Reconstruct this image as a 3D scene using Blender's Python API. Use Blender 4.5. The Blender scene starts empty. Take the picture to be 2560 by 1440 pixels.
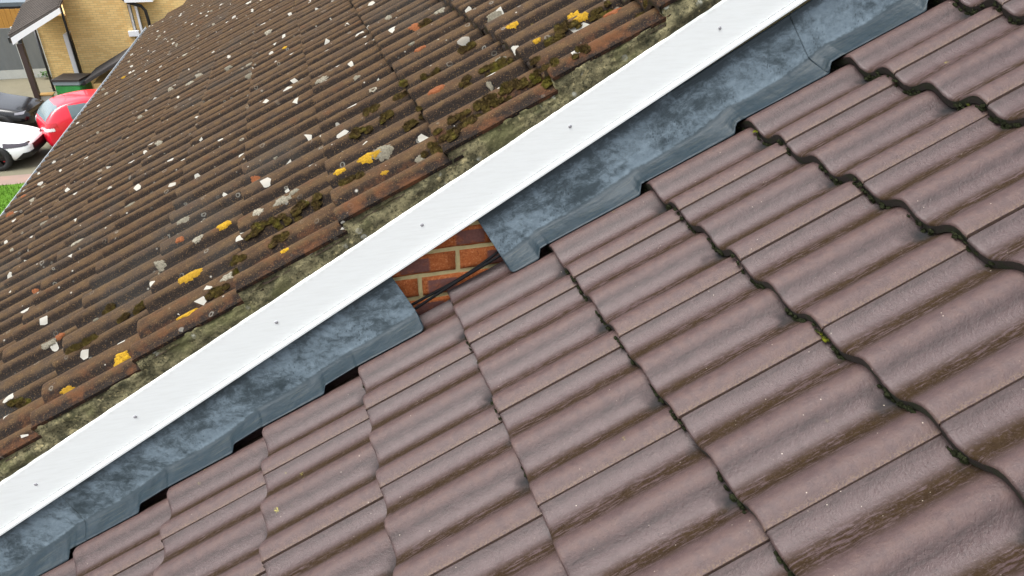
import bpy, bmesh, math, random
from mathutils import Vector, Matrix, noise
R_ = math.radians
random.seed(7)
sc = bpy.context.scene
COL = sc.collection

# ------------------------------------------------------------------ camera
cam_d = bpy.data.cameras.new('camera'); cam = bpy.data.objects.new('camera', cam_d); COL.objects.link(cam)
CAM = Vector((0.5558, -1.8389, 1.6191))
RIGHT = Vector((0.957351, -0.288710, 0.011220)); DOWN = Vector((-0.138717, -0.493352, -0.858698)); FWD = Vector((0.253450, 0.820519, -0.512359))
M = Matrix((RIGHT, -DOWN, -FWD)).transposed().to_4x4(); M.translation = CAM
cam.matrix_world = M
cam_d.sensor_width = 36; cam_d.lens = 1730/2560*36; cam_d.clip_start = 0.05; cam_d.clip_end = 600
sc.camera = cam
sc.render.resolution_x = 1024; sc.render.resolution_y = 576

# ------------------------------------------------------------------ sky, sun, exposure (overcast)
SUN_EL, SUN_AZ = R_(66), R_(262)          # azimuth clockwise from +y
world = bpy.data.worlds.new('World'); sc.world = world; world.use_nodes = True
wn = world.node_tree; wn.nodes.clear()
sky = wn.nodes.new('ShaderNodeTexSky'); sky.sky_type = 'NISHITA'; sky.sun_disc = False
sky.sun_elevation = SUN_EL; sky.sun_rotation = SUN_AZ; sky.air_density = 1.0; sky.dust_density = 4.0; sky.ozone_density = 1.0
hs = wn.nodes.new('ShaderNodeHueSaturation'); hs.inputs['Saturation'].default_value = 0.30
bg = wn.nodes.new('ShaderNodeBackground'); bg.inputs['Strength'].default_value = 0.15
wo = wn.nodes.new('ShaderNodeOutputWorld')
wn.links.new(sky.outputs[0], hs.inputs['Color']); wn.links.new(hs.outputs[0], bg.inputs['Color']); wn.links.new(bg.outputs[0], wo.inputs[0])
sd = bpy.data.lights.new('sun', 'SUN'); sd.energy = 1.5; sd.angle = R_(40); sd.color = (1.0, 0.975, 0.94)
sun = bpy.data.objects.new('sun', sd); COL.objects.link(sun)
d = Vector((math.sin(SUN_AZ)*math.cos(SUN_EL), math.cos(SUN_AZ)*math.cos(SUN_EL), math.sin(SUN_EL)))
sun.rotation_euler = d.to_track_quat('Z', 'Y').to_euler(); sun.location = (0, -4, 8)
sc.view_settings.view_transform = 'Standard'; sc.view_settings.look = 'None'
sc.view_settings.exposure = 1.38; sc.view_settings.gamma = 1.0; sc.view_settings.use_curve_mapping = False

# ------------------------------------------------------------------ node helpers
class NT:
    def __init__(s, name, rough=0.6, spec=0.5, metal=0.0):
        s.m = bpy.data.materials.new(name); s.m.use_nodes = True; s.t = s.m.node_tree; s.t.nodes.clear()
        s.out = s.n('ShaderNodeOutputMaterial'); s.p = s.n('ShaderNodeBsdfPrincipled')
        s.l(s.p.outputs[0], s.out.inputs[0])
        s.p.inputs['Roughness'].default_value = rough; s.p.inputs['Specular IOR Level'].default_value = spec
        s.p.inputs['Metallic'].default_value = metal
        s.pos = s.n('ShaderNodeNewGeometry').outputs['Position']
        s.uv = s.n('ShaderNodeUVMap').outputs[0]
        s.rnd = s.n('ShaderNodeObjectInfo').outputs['Random']
    def n(s, k): return s.t.nodes.new(k)
    def l(s, a, b): s.t.links.new(a, b)
    def val(s, x, sock):
        if isinstance(x, (int, float)): sock.default_value = x
        elif isinstance(x, tuple): sock.default_value = x if len(x) == len(sock.default_value) else (*x, 1)
        else: s.l(x, sock)
    def math(s, op, a, b=0.0, c=0.0, clamp=False):
        n = s.n('ShaderNodeMath'); n.operation = op; n.use_clamp = clamp
        for v, i in zip((a, b, c), n.inputs): s.val(v, i)
        return n.outputs[0]
    def mapv(s, v, scale=(1, 1, 1), loc=(0, 0, 0), rot=(0, 0, 0)):
        n = s.n('ShaderNodeMapping'); s.l(v, n.inputs[0]); n.inputs['Scale'].default_value = scale; n.inputs['Location'].default_value = loc; n.inputs['Rotation'].default_value = rot
        return n.outputs[0]
    def noise(s, v, scale=5, detail=4, rough=.55, dist=0.0):
        n = s.n('ShaderNodeTexNoise'); s.l(v, n.inputs['Vector']); n.inputs['Scale'].default_value = scale; n.inputs['Detail'].default_value = detail
        n.inputs['Roughness'].default_value = rough; n.inputs['Distortion'].default_value = dist
        return n.outputs[0]
    def vor(s, v, scale=5, out='Distance', rand=1.0):
        n = s.n('ShaderNodeTexVoronoi'); s.l(v, n.inputs['Vector']); n.inputs['Scale'].default_value = scale; n.inputs['Randomness'].default_value = rand
        return n.outputs[out]
    def step(s, x, a, b, lo=0.0, hi=1.0):       # smooth map a..b -> lo..hi
        n = s.n('ShaderNodeMapRange'); n.interpolation_type = 'SMOOTHSTEP'
        for v, i in zip((x, a, b, lo, hi), n.inputs): s.val(v, i)
        return n.outputs[0]
    def mix(s, f, a, b, mode='MIX'):
        n = s.n('ShaderNodeMix'); n.data_type = 'RGBA'; n.blend_type = mode; n.clamp_factor = True
        s.val(f, n.inputs[0]); s.val(a, n.inputs[6]); s.val(b, n.inputs[7]); return n.outputs[2]
    def sep(s, v):
        n = s.n('ShaderNodeSeparateXYZ'); s.l(v, n.inputs[0]); return n.outputs
    def col(s, c): s.val(c, s.p.inputs['Base Color'])
    def rough(s, r): s.val(r, s.p.inputs['Roughness'])
    def bump(s, h, strength=.5, dist=.01, prev=None):
        n = s.n('ShaderNodeBump'); n.inputs['Strength'].default_value = strength; n.inputs['Distance'].default_value = dist
        s.l(h, n.inputs['Height'])
        if prev is not None: s.l(prev, n.inputs['Normal'])
        s.l(n.outputs[0], s.p.inputs['Normal']); return n.outputs[0]

MAT = {}
def simple(name, c, rough=.6, metal=0., spec=.5, var=.12, scale=9, bump=0.):
    t = NT(name, rough, spec, metal)
    f = t.noise(t.pos, scale, 5, .6)
    t.col(t.mix(f, tuple(v*(1-var) for v in c), tuple(min(1, v*(1+var)) for v in c)))
    if bump: t.bump(t.noise(t.pos, scale*8, 4), bump, .005)
    MAT[name] = t.m; return t.m

# ---- purple-brown tiles
def band(t, x, c, w, soft):
    d = t.math('ABSOLUTE', t.math('SUBTRACT', x, c)); return t.step(d, w+soft, max(w-soft, 0.0))
t = NT('new_tile', .42, .40)
u, v, _ = t.sep(t.uv)
def uvr(t, su, sv):
    cx = t.n('ShaderNodeCombineXYZ'); u_, v_, _ = t.sep(t.uv); pp = t.sep(t.pos)
    t.l(t.math('MULTIPLY', u_, su), cx.inputs[0]); t.l(t.math('MULTIPLY', v_, sv), cx.inputs[1]); t.l(t.math('ADD', t.math('MULTIPLY', t.rnd, 60.), t.math('MULTIPLY', pp[1], 1.5)), cx.inputs[2]); return cx.outputs[0]
streak = t.noise(uvr(t, 26, 46), 1.0, 8, .72)
fine = t.noise(t.pos, 260, 3, .7)
mot = t.noise(t.pos, 45, 5, .65)
big = t.noise(t.pos, 2.2, 3, .5)
c = t.mix(t.step(mot, .30, .70), (.042, .0230, .0222), (.059, .0358, .0352))
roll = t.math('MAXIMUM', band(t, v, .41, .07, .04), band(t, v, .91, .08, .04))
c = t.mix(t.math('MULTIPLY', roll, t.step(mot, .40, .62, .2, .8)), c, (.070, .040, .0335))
c = t.mix(t.math('MULTIPLY', t.step(fine, .56, .70, 0, .8), t.step(t.noise(t.pos, 13, 4), .38, .62, .25, 1.)), c, (.014, .008, .008))
c = t.mix(t.step(t.noise(t.mapv(t.pos, loc=(4, 4, 4)), 210, 3, .7), .60, .72, 0, .55), c, (.12, .085, .070))
c = t.mix(t.math('MULTIPLY', t.rnd, .22), c, (.050, .035, .036))
stain = t.math('MAXIMUM', band(t, v, .235, .08, .05), band(t, v, .715, .078, .05))
stain = t.math('MULTIPLY', stain, t.step(t.math('ADD', streak, t.math('MULTIPLY', big, .45)), .60, .74))
grit = t.noise(t.pos, 165, 4, .8)
stain = t.math('MULTIPLY', stain, t.step(grit, .34, .50, .55, 1.0))
c = t.mix(t.math('MULTIPLY', stain, .95, clamp=True), c, t.mix(t.noise(t.pos, 60, 3), (.012, .006, .0026), (.034, .0215, .0085)))
dk = t.math('MULTIPLY', t.math('MAXIMUM', band(t, v, .515, .018, .035), band(t, v, .02, .025, .03)), t.step(streak, .38, .62, .25, .8))
c = t.mix(dk, c, (.019, .011, .010))
edge = t.math('MULTIPLY', band(t, v, 1.0, .015, .03), t.step(fine, .42, .60))
c = t.mix(t.math('MULTIPLY', edge, .45), c, (.155, .105, .06))
wob = t.math('ADD', u, t.math('MULTIPLY', t.math('SUBTRACT', t.noise(t.pos, 26, 3), .5), .09))
soot = t.math('MULTIPLY', t.step(wob, .285, .345), band(t, v, .63, .05, .09))
soot2 = t.math('MULTIPLY', t.step(wob, .32, .36), band(t, v, .15, .06, .09))
c = t.mix(t.math('MAXIMUM', t.math('MULTIPLY', soot, .95), t.math('MULTIPLY', soot2, .7)), c, (.014, .015, .016))
lich = t.math('MULTIPLY', t.step(t.vor(t.pos, 16), .14, .05), t.step(t.noise(t.pos, 3.1, 2), .60, .68))
lich = t.math('MULTIPLY', lich, t.step(t.noise(t.pos, 190, 2), .45, .6))
c = t.mix(lich, c, (.30, .27, .045))
spk = t.math('MULTIPLY', t.step(t.vor(t.pos, 75), .10, .06), t.step(t.noise(t.pos, 19, 2), .60, .66))
c = t.mix(t.math('MULTIPLY', spk, .8), c, (.42, .36, .30))
t.col(c)
wet = t.math('ADD', t.math('MULTIPLY', t.step(t.math('MAXIMUM', band(t, v, .12, .09, .06), band(t, v, .60, .09, .06)), 0, 1), -.14), .55)
t.rough(t.math('ADD', t.math('ADD', wet, t.math('MULTIPLY', t.math('SUBTRACT', mot, .5), .2)), t.math('MULTIPLY', t.math('MAXIMUM', stain, soot), .3), clamp=True))
t.val(t.math('SUBTRACT', .42, t.math('MULTIPLY', t.math('MAXIMUM', stain, soot), .34)), t.p.inputs['Specular IOR Level'])
b = t.bump(grit, .75, .0022); b = t.bump(mot, .3, .004, b)
MAT['new_tile'] = t.m

t = NT('new_tile_nose', .8)
g = t.noise(t.pos, 30, 4); f2 = t.noise(t.pos, 150, 4, .7)
c = t.mix(f2, (.012, .009, .0075), (.034, .025, .021)); c = t.mix(t.step(g, .46, .62), c, t.mix(f2, (.007, .009, .004), (.026, .032, .010)))
t.col(c); t.bump(f2, .8, .004); MAT['new_tile_nose'] = t.m

# ---- old brown tiles
t = NT('old_tile', .9, .15)
u, v, _ = t.sep(t.uv)
mot = t.noise(t.pos, 24, 5, .65); fine = t.noise(t.pos, 230, 4, .75); big = t.noise(t.pos, 1.6, 4, .6); st = t.noise(uvr(t, 10, 16), 1., 6, .7)
c = t.mix(t.rnd, (.047, .026, .0125), (.042, .028, .018))
c = t.mix(t.step(mot, .35, .68), c, (.066, .040, .018))
c = t.mix(t.step(st, .48, .72, 0, .7), c, (.017, .0115, .0095))
c = t.mix(t.step(t.noise(t.pos, 9, 3), .60, .74, 0, .5), c, (.068, .026, .010))
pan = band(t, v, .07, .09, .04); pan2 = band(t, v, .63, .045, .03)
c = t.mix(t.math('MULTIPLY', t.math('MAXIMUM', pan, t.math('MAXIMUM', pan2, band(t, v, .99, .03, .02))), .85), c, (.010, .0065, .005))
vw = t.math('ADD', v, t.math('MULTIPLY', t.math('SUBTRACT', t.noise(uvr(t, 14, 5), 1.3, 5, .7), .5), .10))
alg_shade = t.math('MAXIMUM', band(t, vw, .585, .115, .035), t.math('MAXIMUM', band(t, vw, .99, .095, .03), band(t, vw, .05, .11, .04)))  # algae, plus shade on the rolls' lower near faces painted into the colour
alg_shade = t.math('MULTIPLY', alg_shade, t.step(t.noise(t.pos, 11, 4, .65), .25, .48, .72, .98))
c = t.mix(alg_shade, c, t.mix(fine, (.004, .003, .0026), (.014, .0100, .0082)))
c = t.mix(t.step(big, .52, .66, 0, .35), c, (.028, .029, .027))
c = t.mix(t.step(fine, .56, .68, 0, .9), c, (.155, .095, .043))
c = t.mix(t.step(fine, .42, .30, 0, .7), c, (.013, .010, .009))
ypos = t.sep(t.pos)[1]
c = t.mix(t.math('MULTIPLY', t.step(ypos, .26, .10), t.step(t.noise(t.pos, 16, 5, .7), .44, .70, 0, .75)), c, (.090, .036, .014))
grime = t.math('MULTIPLY', t.step(t.noise(t.pos, 17, 3), .56, .66), t.math('MAXIMUM', pan, pan2))
c = t.mix(t.math('MULTIPLY', grime, .8), c, (.052, .046, .014))
dp = t.n('ShaderNodeVectorMath'); dp.operation = 'ADD'; nn = t.n('ShaderNodeTexNoise'); t.l(t.pos, nn.inputs['Vector']); nn.inputs['Scale'].default_value = 45
sc_ = t.n('ShaderNodeVectorMath'); sc_.operation = 'SCALE'; t.l(nn.outputs['Color'], sc_.inputs[0]); sc_.inputs['Scale'].default_value = .014; t.l(t.pos, dp.inputs[0]); t.l(sc_.outputs[0], dp.inputs[1]); dpo = dp.outputs[0]
d1 = t.vor(dpo, 21); k1 = t.sep(t.vor(dpo, 21, 'Color'))[0]
rad = t.math('MULTIPLY', k1, .20)
ring = t.step(t.math('ABSOLUTE', t.math('SUBTRACT', d1, rad)), .055, .02)
on = t.math('MULTIPLY', t.step(k1, .60, .64), t.step(t.noise(t.pos, 5, 2), .46, .60))
c = t.mix(t.math('MULTIPLY', t.math('MULTIPLY', ring, on), .38), c, (.23, .23, .20))
spot = t.math('MULTIPLY', t.step(t.vor(t.mapv(t.pos, loc=(3, 1, 2)), 34), t.math('MULTIPLY', t.sep(t.vor(t.mapv(t.pos, loc=(3, 1, 2)), 34, 'Color'))[0], .26), .02), t.step(t.sep(t.vor(t.mapv(t.pos, loc=(3, 1, 2)), 34, 'Color'))[1], .80, .84))
c = t.mix(t.math('MULTIPLY', spot, .85), c, (.34, .33, .29))
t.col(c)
b = t.bump(fine, .7, .003); b = t.bump(mot, .45, .008, b)
MAT['old_tile'] = t.m
t = NT('old_tile_nose', .9, .3)
f2 = t.noise(t.pos, 120, 4, .7); c = t.mix(f2, (.020, .015, .012), (.085, .055, .038)); c = t.mix(t.step(t.noise(t.pos, 40, 3), .5, .62), c, (.034, .030, .010))
t.col(c); t.bump(f2, .8, .004); MAT['old_tile_nose'] = t.m

# ---- lead
t = NT('lead', .5, .3, .1)
blot = t.noise(t.mapv(t.pos, (2.4, 5, 4.5), rot=(0, R_(30), 0)), 2.2, 7, .66, .5); scr = t.noise(t.mapv(t.uv, (5, 60, 1)), 1.5, 6, .75); med = t.noise(t.pos, 70, 5, .75)
n_, w_, _z = t.sep(t.uv)
c = t.mix(t.noise(t.pos, 6, 4), (.019, .030, .037), (.038, .053, .062))
zone = t.math('SUBTRACT', t.step(w_, .02, .22, .0, .10), t.step(w_, .58, .66, .0, .22))
med2 = t.noise(t.mapv(t.pos, (1, 1, 1.4)), 34, 8, .78, .6)                      # chalk bloom is commoner low on the upstand
m1 = t.step(t.math('ADD', t.math('ADD', t.math('MULTIPLY', blot, .58), t.math('MULTIPLY', med2, .42)), zone), .50, .68)
c = t.mix(t.math('MULTIPLY', m1, .85), c, t.mix(med, (.062, .090, .115), (.20, .255, .295)))
c = t.mix(t.math('MULTIPLY', t.step(scr, .56, .70, 0, .6), t.step(t.noise(t.pos, 5, 3), .42, .6)), c, (.16, .205, .24))
pits = t.math('MULTIPLY', t.step(t.vor(t.mapv(t.pos, (120, 120, 70)), 1.0), .34, .20), t.math('MULTIPLY', t.step(t.noise(t.pos, 9, 3), .50, .60), t.math('MULTIPLY', t.step(w_, .22, .35), t.step(w_, .64, .58))))
c = t.mix(t.math('MULTIPLY', pits, .55), c, (.016, .024, .030))
c = t.mix(t.step(w_, .59, .66, 0, .92), c, t.mix(t.noise(t.pos, 30, 4), (.0055, .0130, .0195), (.014, .028, .039)))
c = t.mix(t.math('MULTIPLY', t.step(w_, .62, .68), t.step(scr, .52, .64, 0, .55)), c, (.07, .075, .06))
t.col(c); t.rough(t.math('ADD', .52, t.math('MULTIPLY', m1, .2)))
b = t.bump(med, .3, .002); b = t.bump(t.noise(t.pos, 14, 3), .45, .012, b); b = t.bump(t.noise(t.mapv(t.uv, (7, 3, 1)), 1.0, 3), .5, .01, b); MAT['lead'] = t.m

# ---- verge mortar
t = NT('mortar_verge', .9, .3)
a = t.noise(t.pos, 17, 6, .7); f2 = t.noise(t.pos, 120, 5, .75); a3 = t.noise(t.pos, 5, 3)
c = t.mix(t.step(a, .36, .64), (.050, .047, .024), (.22, .195, .105)); c = t.mix(t.step(f2, .48, .66), c, (.022, .023, .011))
c = t.mix(t.step(t.noise(t.pos, 55, 4), .60, .70, 0, .8), c, (.34, .29, .15)); c = t.mix(t.step(a3, .50, .64, 0, .7), c, (.10, .10, .04))
sp = t.math('MULTIPLY', t.step(t.vor(t.pos, 26), .30, .20), t.step(t.noise(t.pos, 8, 3), .52, .60)); sp = t.math('MULTIPLY', sp, t.step(f2, .36, .5))
c = t.mix(t.math('MULTIPLY', sp, .8), c, (.38, .39, .34))
t.col(c); b = t.bump(f2, .9, .006); t.bump(a, .6, .015, b); MAT['mortar_verge'] = t.m

# ---- white board
t = NT('white_board', .38, .5)
a = t.noise(t.mapv(t.pos, (3, 30, 30)), 4, 5, .7); s_ = t.step(t.vor(t.pos, 60), .10, .04)
c = t.mix(t.step(a, .35, .75), (.87, .905, .89), (.82, .85, .83)); c = t.mix(t.math('MULTIPLY', t.math('MULTIPLY', s_, t.step(t.noise(t.pos, 23, 2), .62, .68)), .6), c, (.45, .45, .42))
xx, yy, zz = t.sep(t.pos)
dirt = t.step(t.math('ADD', t.math('MULTIPLY', xx, -.5), t.math('MULTIPLY', zz, .866)), .250, .285)
c = t.mix(t.math('MULTIPLY', dirt, t.step(t.noise(t.pos, 60, 4), .40, .62, 0, .35)), c, (.40, .40, .33))
t.col(c); MAT['white_board'] = t.m

# ---- bricks near
t = NT('red_brick', .85, .3)
a = t.noise(t.mapv(t.pos, (11, 4, 7)), 1.0, 2, .4); f2 = t.noise(t.pos, 130, 5, .8); mid = t.noise(t.pos, 40, 4, .6)
c = t.mix(mid, (.30, .070, .018), (.43, .130, .034)); c = t.mix(t.step(f2, .52, .66, 0, .7), c, (.62, .28, .13)); c = t.mix(t.step(f2, .46, .34, 0, .75), c, (.09, .022, .010))
ou = t.sep(t.uv)
pz = t.math('MULTIPLY', band(t, ou[0], t.math('ADD', .25, t.math('MULTIPLY', t.rnd, .5)), .20, .025), t.step(t.math('ABSOLUTE', t.math('SUBTRACT', ou[1], .45)), .40, .34))
pz = t.math('MULTIPLY', pz, t.step(t.math('FRACT', t.math('MULTIPLY', t.rnd, 7.3)), .25, .26))
c = t.mix(t.math('MULTIPLY', pz, t.step(mid, .30, .5, .55, .92)), c, t.mix(f2, (.075, .030, .030), (.19, .095, .085)))
t.col(c); t.bump(f2, .6, .003); MAT['red_brick'] = t.m
simple('brick_mortar', (.48, .40, .20), .95, var=.3, scale=60, bump=.5)

# ---- moss / lichen
t = NT('moss', .95, .2)
a = t.noise(t.pos, 32, 3); f2 = t.noise(t.pos, 420, 3, .7)
c = t.mix(t.step(a, .36, .64), (.040, .024, .007), (.078, .058, .011)); c = t.mix(t.step(f2, .5, .7, 0, .7), c, (.16, .105, .026)); c = t.mix(t.step(f2, .45, .3, 0, .7), c, (.014, .010, .004))
c = t.mix(t.math('MULTIPLY', t.step(t.noise(t.pos, 13, 2), .58, .68), .6), c, (.12, .11, .012))
t.col(c); t.bump(f2, 1., .006); MAT['moss'] = t.m
t = NT('dark_moss', .95, .2)
f2 = t.noise(t.pos, 300, 3, .7); c = t.mix(f2, (.006, .008, .003), (.026, .031, .010)); c = t.mix(t.step(t.noise(t.pos, 9, 2), .66, .70), c, (.13, .14, .008))
t.col(c); t.bump(f2, 1., .005); MAT['dark_moss'] = t.m
def lichen(name, a, b):
    t = NT(name, .9, .25); f = t.noise(t.pos, 160, 5, .75); t.col(t.mix(t.math('MULTIPLY', t.step(f, .35, .65), t.step(t.rnd, 0, 1, .25, 1.)), a, b)); t.bump(f, .9, .003); MAT[name] = t.m
lichen('white_lichen', (.095, .086, .062), (.29, .265, .205)); lichen('yellow_lichen', (.19, .105, .006), (.40, .24, .010)); lichen('orange_clay', (.12, .038, .012), (.22, .078, .028))
simple('roof_deck', (.018, .016, .015), .95); simple('black_rubber', (.004, .004, .005), .8, spec=.15, var=.2); simple('screw_head', (.34, .34, .36), .45, .3)
simple('grey_gutter', (.40, .43, .45), .4)

# ---- background
t = NT('yellow_brick', .9, .25)
bt = t.n('ShaderNodeTexBrick'); t.l(t.uv, bt.inputs[0]); bt.inputs['Scale'].default_value = 1.0; bt.inputs['Brick Width'].default_value = .225; bt.inputs['Row Height'].default_value = .075
bt.inputs['Mortar Size'].default_value = .007; bt.inputs['Color1'].default_value = (.74, .53, .235, 1); bt.inputs['Color2'].default_value = (.55, .33, .12, 1); bt.inputs['Mortar'].default_value = (.42, .33, .18, 1); bt.inputs['Bias'].default_value = -.35
c = t.mix(t.noise(t.pos, 1.1, 4), bt.outputs[0], t.mix(.5, bt.outputs[0], (.60, .40, .14)))
t.col(c); b = t.bump(bt.outputs[1], -.4, .01); MAT['yellow_brick'] = t.m
t = NT('concrete_ground', .8, .35)
c = t.mix(t.noise(t.pos, .6, 6, .7), (.10, .092, .062), (.17, .155, .105)); c = t.mix(t.step(t.noise(t.pos, 3.5, 5, .7), .55, .7, 0, .6), c, (.085, .085, .05)); t.col(c); t.bump(t.noise(t.pos, 40, 4), .4, .01); MAT['concrete_ground'] = t.m
t = NT('path_paving', .8); c = t.mix(t.noise(t.pos, 2.4, 5), (.15, .125, .105), (.26, .155, .12)); t.col(c); MAT['path_paving'] = t.m
t = NT('grass', .9, .2); c = t.mix(t.noise(t.pos, 7, 5, .7), (.030, .085, .004), (.085, .19, .010)); t.col(c); MAT['grass'] = t.m
simple('dark_roof', (.030, .026, .024), .8, var=.35); simple('canopy_tile', (.055, .045, .038), .85, var=.4, scale=5)
simple('white_paint', (.78, .79, .80), .4, var=.03); simple('dark_brown_wood', (.050, .030, .024), .6); simple('black_plastic', (.010, .010, .012), .35)
t = NT('grey_board', .8); c = t.mix(t.noise(t.mapv(t.pos, (1, 1, .25)), 3, 5, .7), (.075, .085, .09), (.16, .175, .18)); t.col(c); MAT['grey_board'] = t.m
simple('concrete_post', (.42, .44, .42), .85, var=.15); t = NT('orange_timber', .7); c = t.mix(t.noise(t.mapv(t.pos, (8, 1, .6)), 2, 5, .6), (.26, .12, .018), (.50, .27, .05)); t.col(c); MAT['orange_timber'] = t.m
simple('slate_blue', (.10, .13, .155), .5); simple('green_plastic', (.035, .22, .055), .4, var=.35, scale=6); simple('grey_plastic', (.22, .27, .28), .4); simple('lid_plastic', (.030, .024, .020), .5)
simple('cardboard', (.34, .20, .06), .9); simple('pale_card', (.52, .50, .45), .8); simple('leaf_green', (.04, .12, .015), .7)
def paint(name, c):
    t = NT(name, .28, .5); t.col(t.mix(t.noise(t.pos, 2, 2), tuple(v*.97 for v in c), c)); t.p.inputs['Coat Weight'].default_value = .6; t.p.inputs['Coat Roughness'].default_value = .06; MAT[name] = t.m
    if name == 'black_car_paint': t.p.inputs['Coat Weight'].default_value = .25; t.p.inputs['Roughness'].default_value = .2
paint('red_paint', (.66, .009, .030)); paint('white_car_paint', (.82, .83, .84)); paint('black_car_paint', (.003, .003, .004))
simple('car_glass', (.10, .14, .15), .05, spec=.9); simple('tyre', (.015, .015, .015), .8); simple('dark_alloy', (.020, .020, .022), .3, .6); simple('red_caliper', (.55, .01, .015), .4)
simple('lamp_dark', (.045, .035, .045), .12, spec=.8); simple('lamp_clear', (.20, .20, .22), .1, spec=.8); simple('lamp_red', (.50, .02, .03), .15); simple('lamp_white', (.72, .70, .70), .15)

# ------------------------------------------------------------------ object helpers
def link(name, me, parent=None, kind=None, label=None, cat=None, group=None):
    o = bpy.data.objects.new(name, me); COL.objects.link(o)
    if parent is not None: o.parent = parent
    for k, v in (('kind', kind), ('label', label), ('category', cat), ('group', group)):
        if v: o[k] = v
    return o
def mesh(name, verts, faces, mats, uvs=None, fmat=None, smooth=True):
    me = bpy.data.meshes.new(name); me.from_pydata([tuple(v) for v in verts], [], faces)
    for m in (mats if isinstance(mats, (list, tuple)) else [mats]): me.materials.append(MAT[m])
    if fmat: me.polygons.foreach_set('material_index', fmat)
    if uvs:
        ul = me.uv_layers.new(name='UVMap'); li = [0]*len(me.loops); me.loops.foreach_get('vertex_index', li)
        flat = []
        for i in li: flat += uvs[i]
        ul.data.foreach_set('uv', flat)
    me.polygons.foreach_set('use_smooth', [smooth]*len(me.polygons)); me.update(); return me
def box(name, lo, hi, mat, parent=None, bevel=0.0, uvscale=False, **kw):
    bm = bmesh.new(); bmesh.ops.create_cube(bm, size=1)
    for v in bm.verts: v.co = Vector([lo[i]+(v.co[i]+.5)*(hi[i]-lo[i]) for i in range(3)])
    if bevel: bmesh.ops.bevel(bm, geom=bm.edges[:], offset=bevel, segments=2, affect='EDGES')
    me = bpy.data.meshes.new(name); boxuv(bm); bm.to_mesh(me); bm.free(); me.materials.append(MAT[mat]); return link(name, me, parent, **kw)
def boxuv(bm):
    ul = bm.loops.layers.uv.verify(); bm.normal_update()
    for f in bm.faces:
        n = f.normal
        for lp in f.loops:
            c = lp.vert.co
            lp[ul].uv = (c.y, c.z) if abs(n.x) > .7 else ((c.x, c.z) if abs(n.y) > .7 else (c.x, c.y))
def prism(name, poly_xz, y0, y1, mat, parent=None, **kw):        # polygon in x,z swept along y
    bm = bmesh.new(); a = [bm.verts.new((x, y0, z)) for x, z in poly_xz]; b = [bm.verts.new((x, y1, z)) for x, z in poly_xz]
    n = len(a); bm.faces.new(a); bm.faces.new(b[::-1])
    for i in range(n): bm.faces.new((a[i], b[i], b[(i+1) % n], a[(i+1) % n]))
    bmesh.ops.recalc_face_normals(bm, faces=bm.faces[:]); boxuv(bm)
    me = bpy.data.meshes.new(name); bm.to_mesh(me); bm.free(); me.materials.append(MAT[mat]); return link(name, me, parent, **kw)
def tube(name, pts, r, mat, parent=None, seg=10, **kw):
    pts = [Vector(p) for p in pts]; vs = []; fs = []
    for i, p in enumerate(pts):
        tg = (pts[min(i+1, len(pts)-1)]-pts[max(i-1, 0)]).normalized(); a = tg.cross(Vector((0, 0, 1)) if abs(tg.z) < .9 else Vector((1, 0, 0))).normalized(); b = tg.cross(a)
        for k in range(seg):
            th = 2*math.pi*k/seg; vs.append(p+(a*math.cos(th)+b*math.sin(th))*r)
    for i in range(len(pts)-1):
        for k in range(seg): fs.append((i*seg+k, i*seg+(k+1) % seg, (i+1)*seg+(k+1) % seg, (i+1)*seg+k))
    fs.append(tuple(range(seg))[::-1]); fs.append(tuple((len(pts)-1)*seg+k for k in range(seg)))
    return link(name, mesh(name, vs, fs, mat), parent, **kw)
def empty(name, loc, label, cat, group=None, rz=0.0):
    o = bpy.data.objects.new(name, None); COL.objects.link(o); o.location = loc; o.rotation_euler = (0, 0, rz); o['label'] = label; o['category'] = cat
    if group: o['group'] = group
    return o
def spline(pts, x):
    for i in range(len(pts)-1):
        if x <= pts[i+1][0] or i == len(pts)-2:
            x0, y0 = pts[i]; x1, y1 = pts[i+1]; pm = pts[max(i-1, 0)]; pn = pts[min(i+2, len(pts)-1)]
            m0 = (y1-pm[1])/max(x1-pm[0], 1e-6); m1 = (pn[1]-y0)/max(pn[0]-x0, 1e-6); h = x1-x0; q = (x-x0)/h
            return (2*q**3-3*q**2+1)*y0+(q**3-2*q**2+q)*h*m0+(-2*q**3+3*q**2)*y1+(q**3-q**2)*h*m1
def in_frame(p, m=0):
    q = Vector(p)-CAM; z = q.dot(FWD)
    if z < .05: return False
    x = 1280+1730*q.dot(RIGHT)/z; y = 720+1730*q.dot(DOWN)/z
    return -m <= x <= 2560+m and -m <= y <= 1440+m

# ------------------------------------------------------------------ roof geometry
G1, W1, TH1, DL1 = .345, .300, R_(29.03), R_(5.2)
G2, W2, TH2, DL2 = .362, .270, R_(30.0), R_(5.7)
OFF2, S20, Y20 = .378, 1.275, .012
S1 = Vector((math.cos(TH1), 0, math.sin(TH1))); N1 = Vector((-math.sin(TH1), 0, math.cos(TH1)))
S2 = Vector((math.cos(TH2), 0, math.sin(TH2))); N2 = Vector((-math.sin(TH2), 0, math.cos(TH2)))
P1 = [(0, -.0080), (.05, -.015), (.10, -.0205), (.15, -.0220), (.21, -.0195), (.28, -.0105), (.35, .0), (.41, .0035), (.46, .0), (.52, -.0105), (.57, -.0185), (.62, -.0225), (.67, -.0220), (.73, -.0155), (.80, -.002), (.86, .006), (.91, .007), (.95, .0035), (1, -.0035)]
P2 = [(0, -.036), (.08, -.037), (.14, -.036), (.175, -.028), (.21, -.014), (.255, -.003), (.31, .002), (.37, .001), (.43, -.004), (.49, -.013), (.54, -.025), (.58, -.033), (.63, -.036), (.675, -.033), (.705, -.022), (.735, -.010), (.775, -.001), (.825, .002), (.875, -.001), (.915, -.010), (.945, -.021), (.97, -.029), (1, -.032)]
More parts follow.
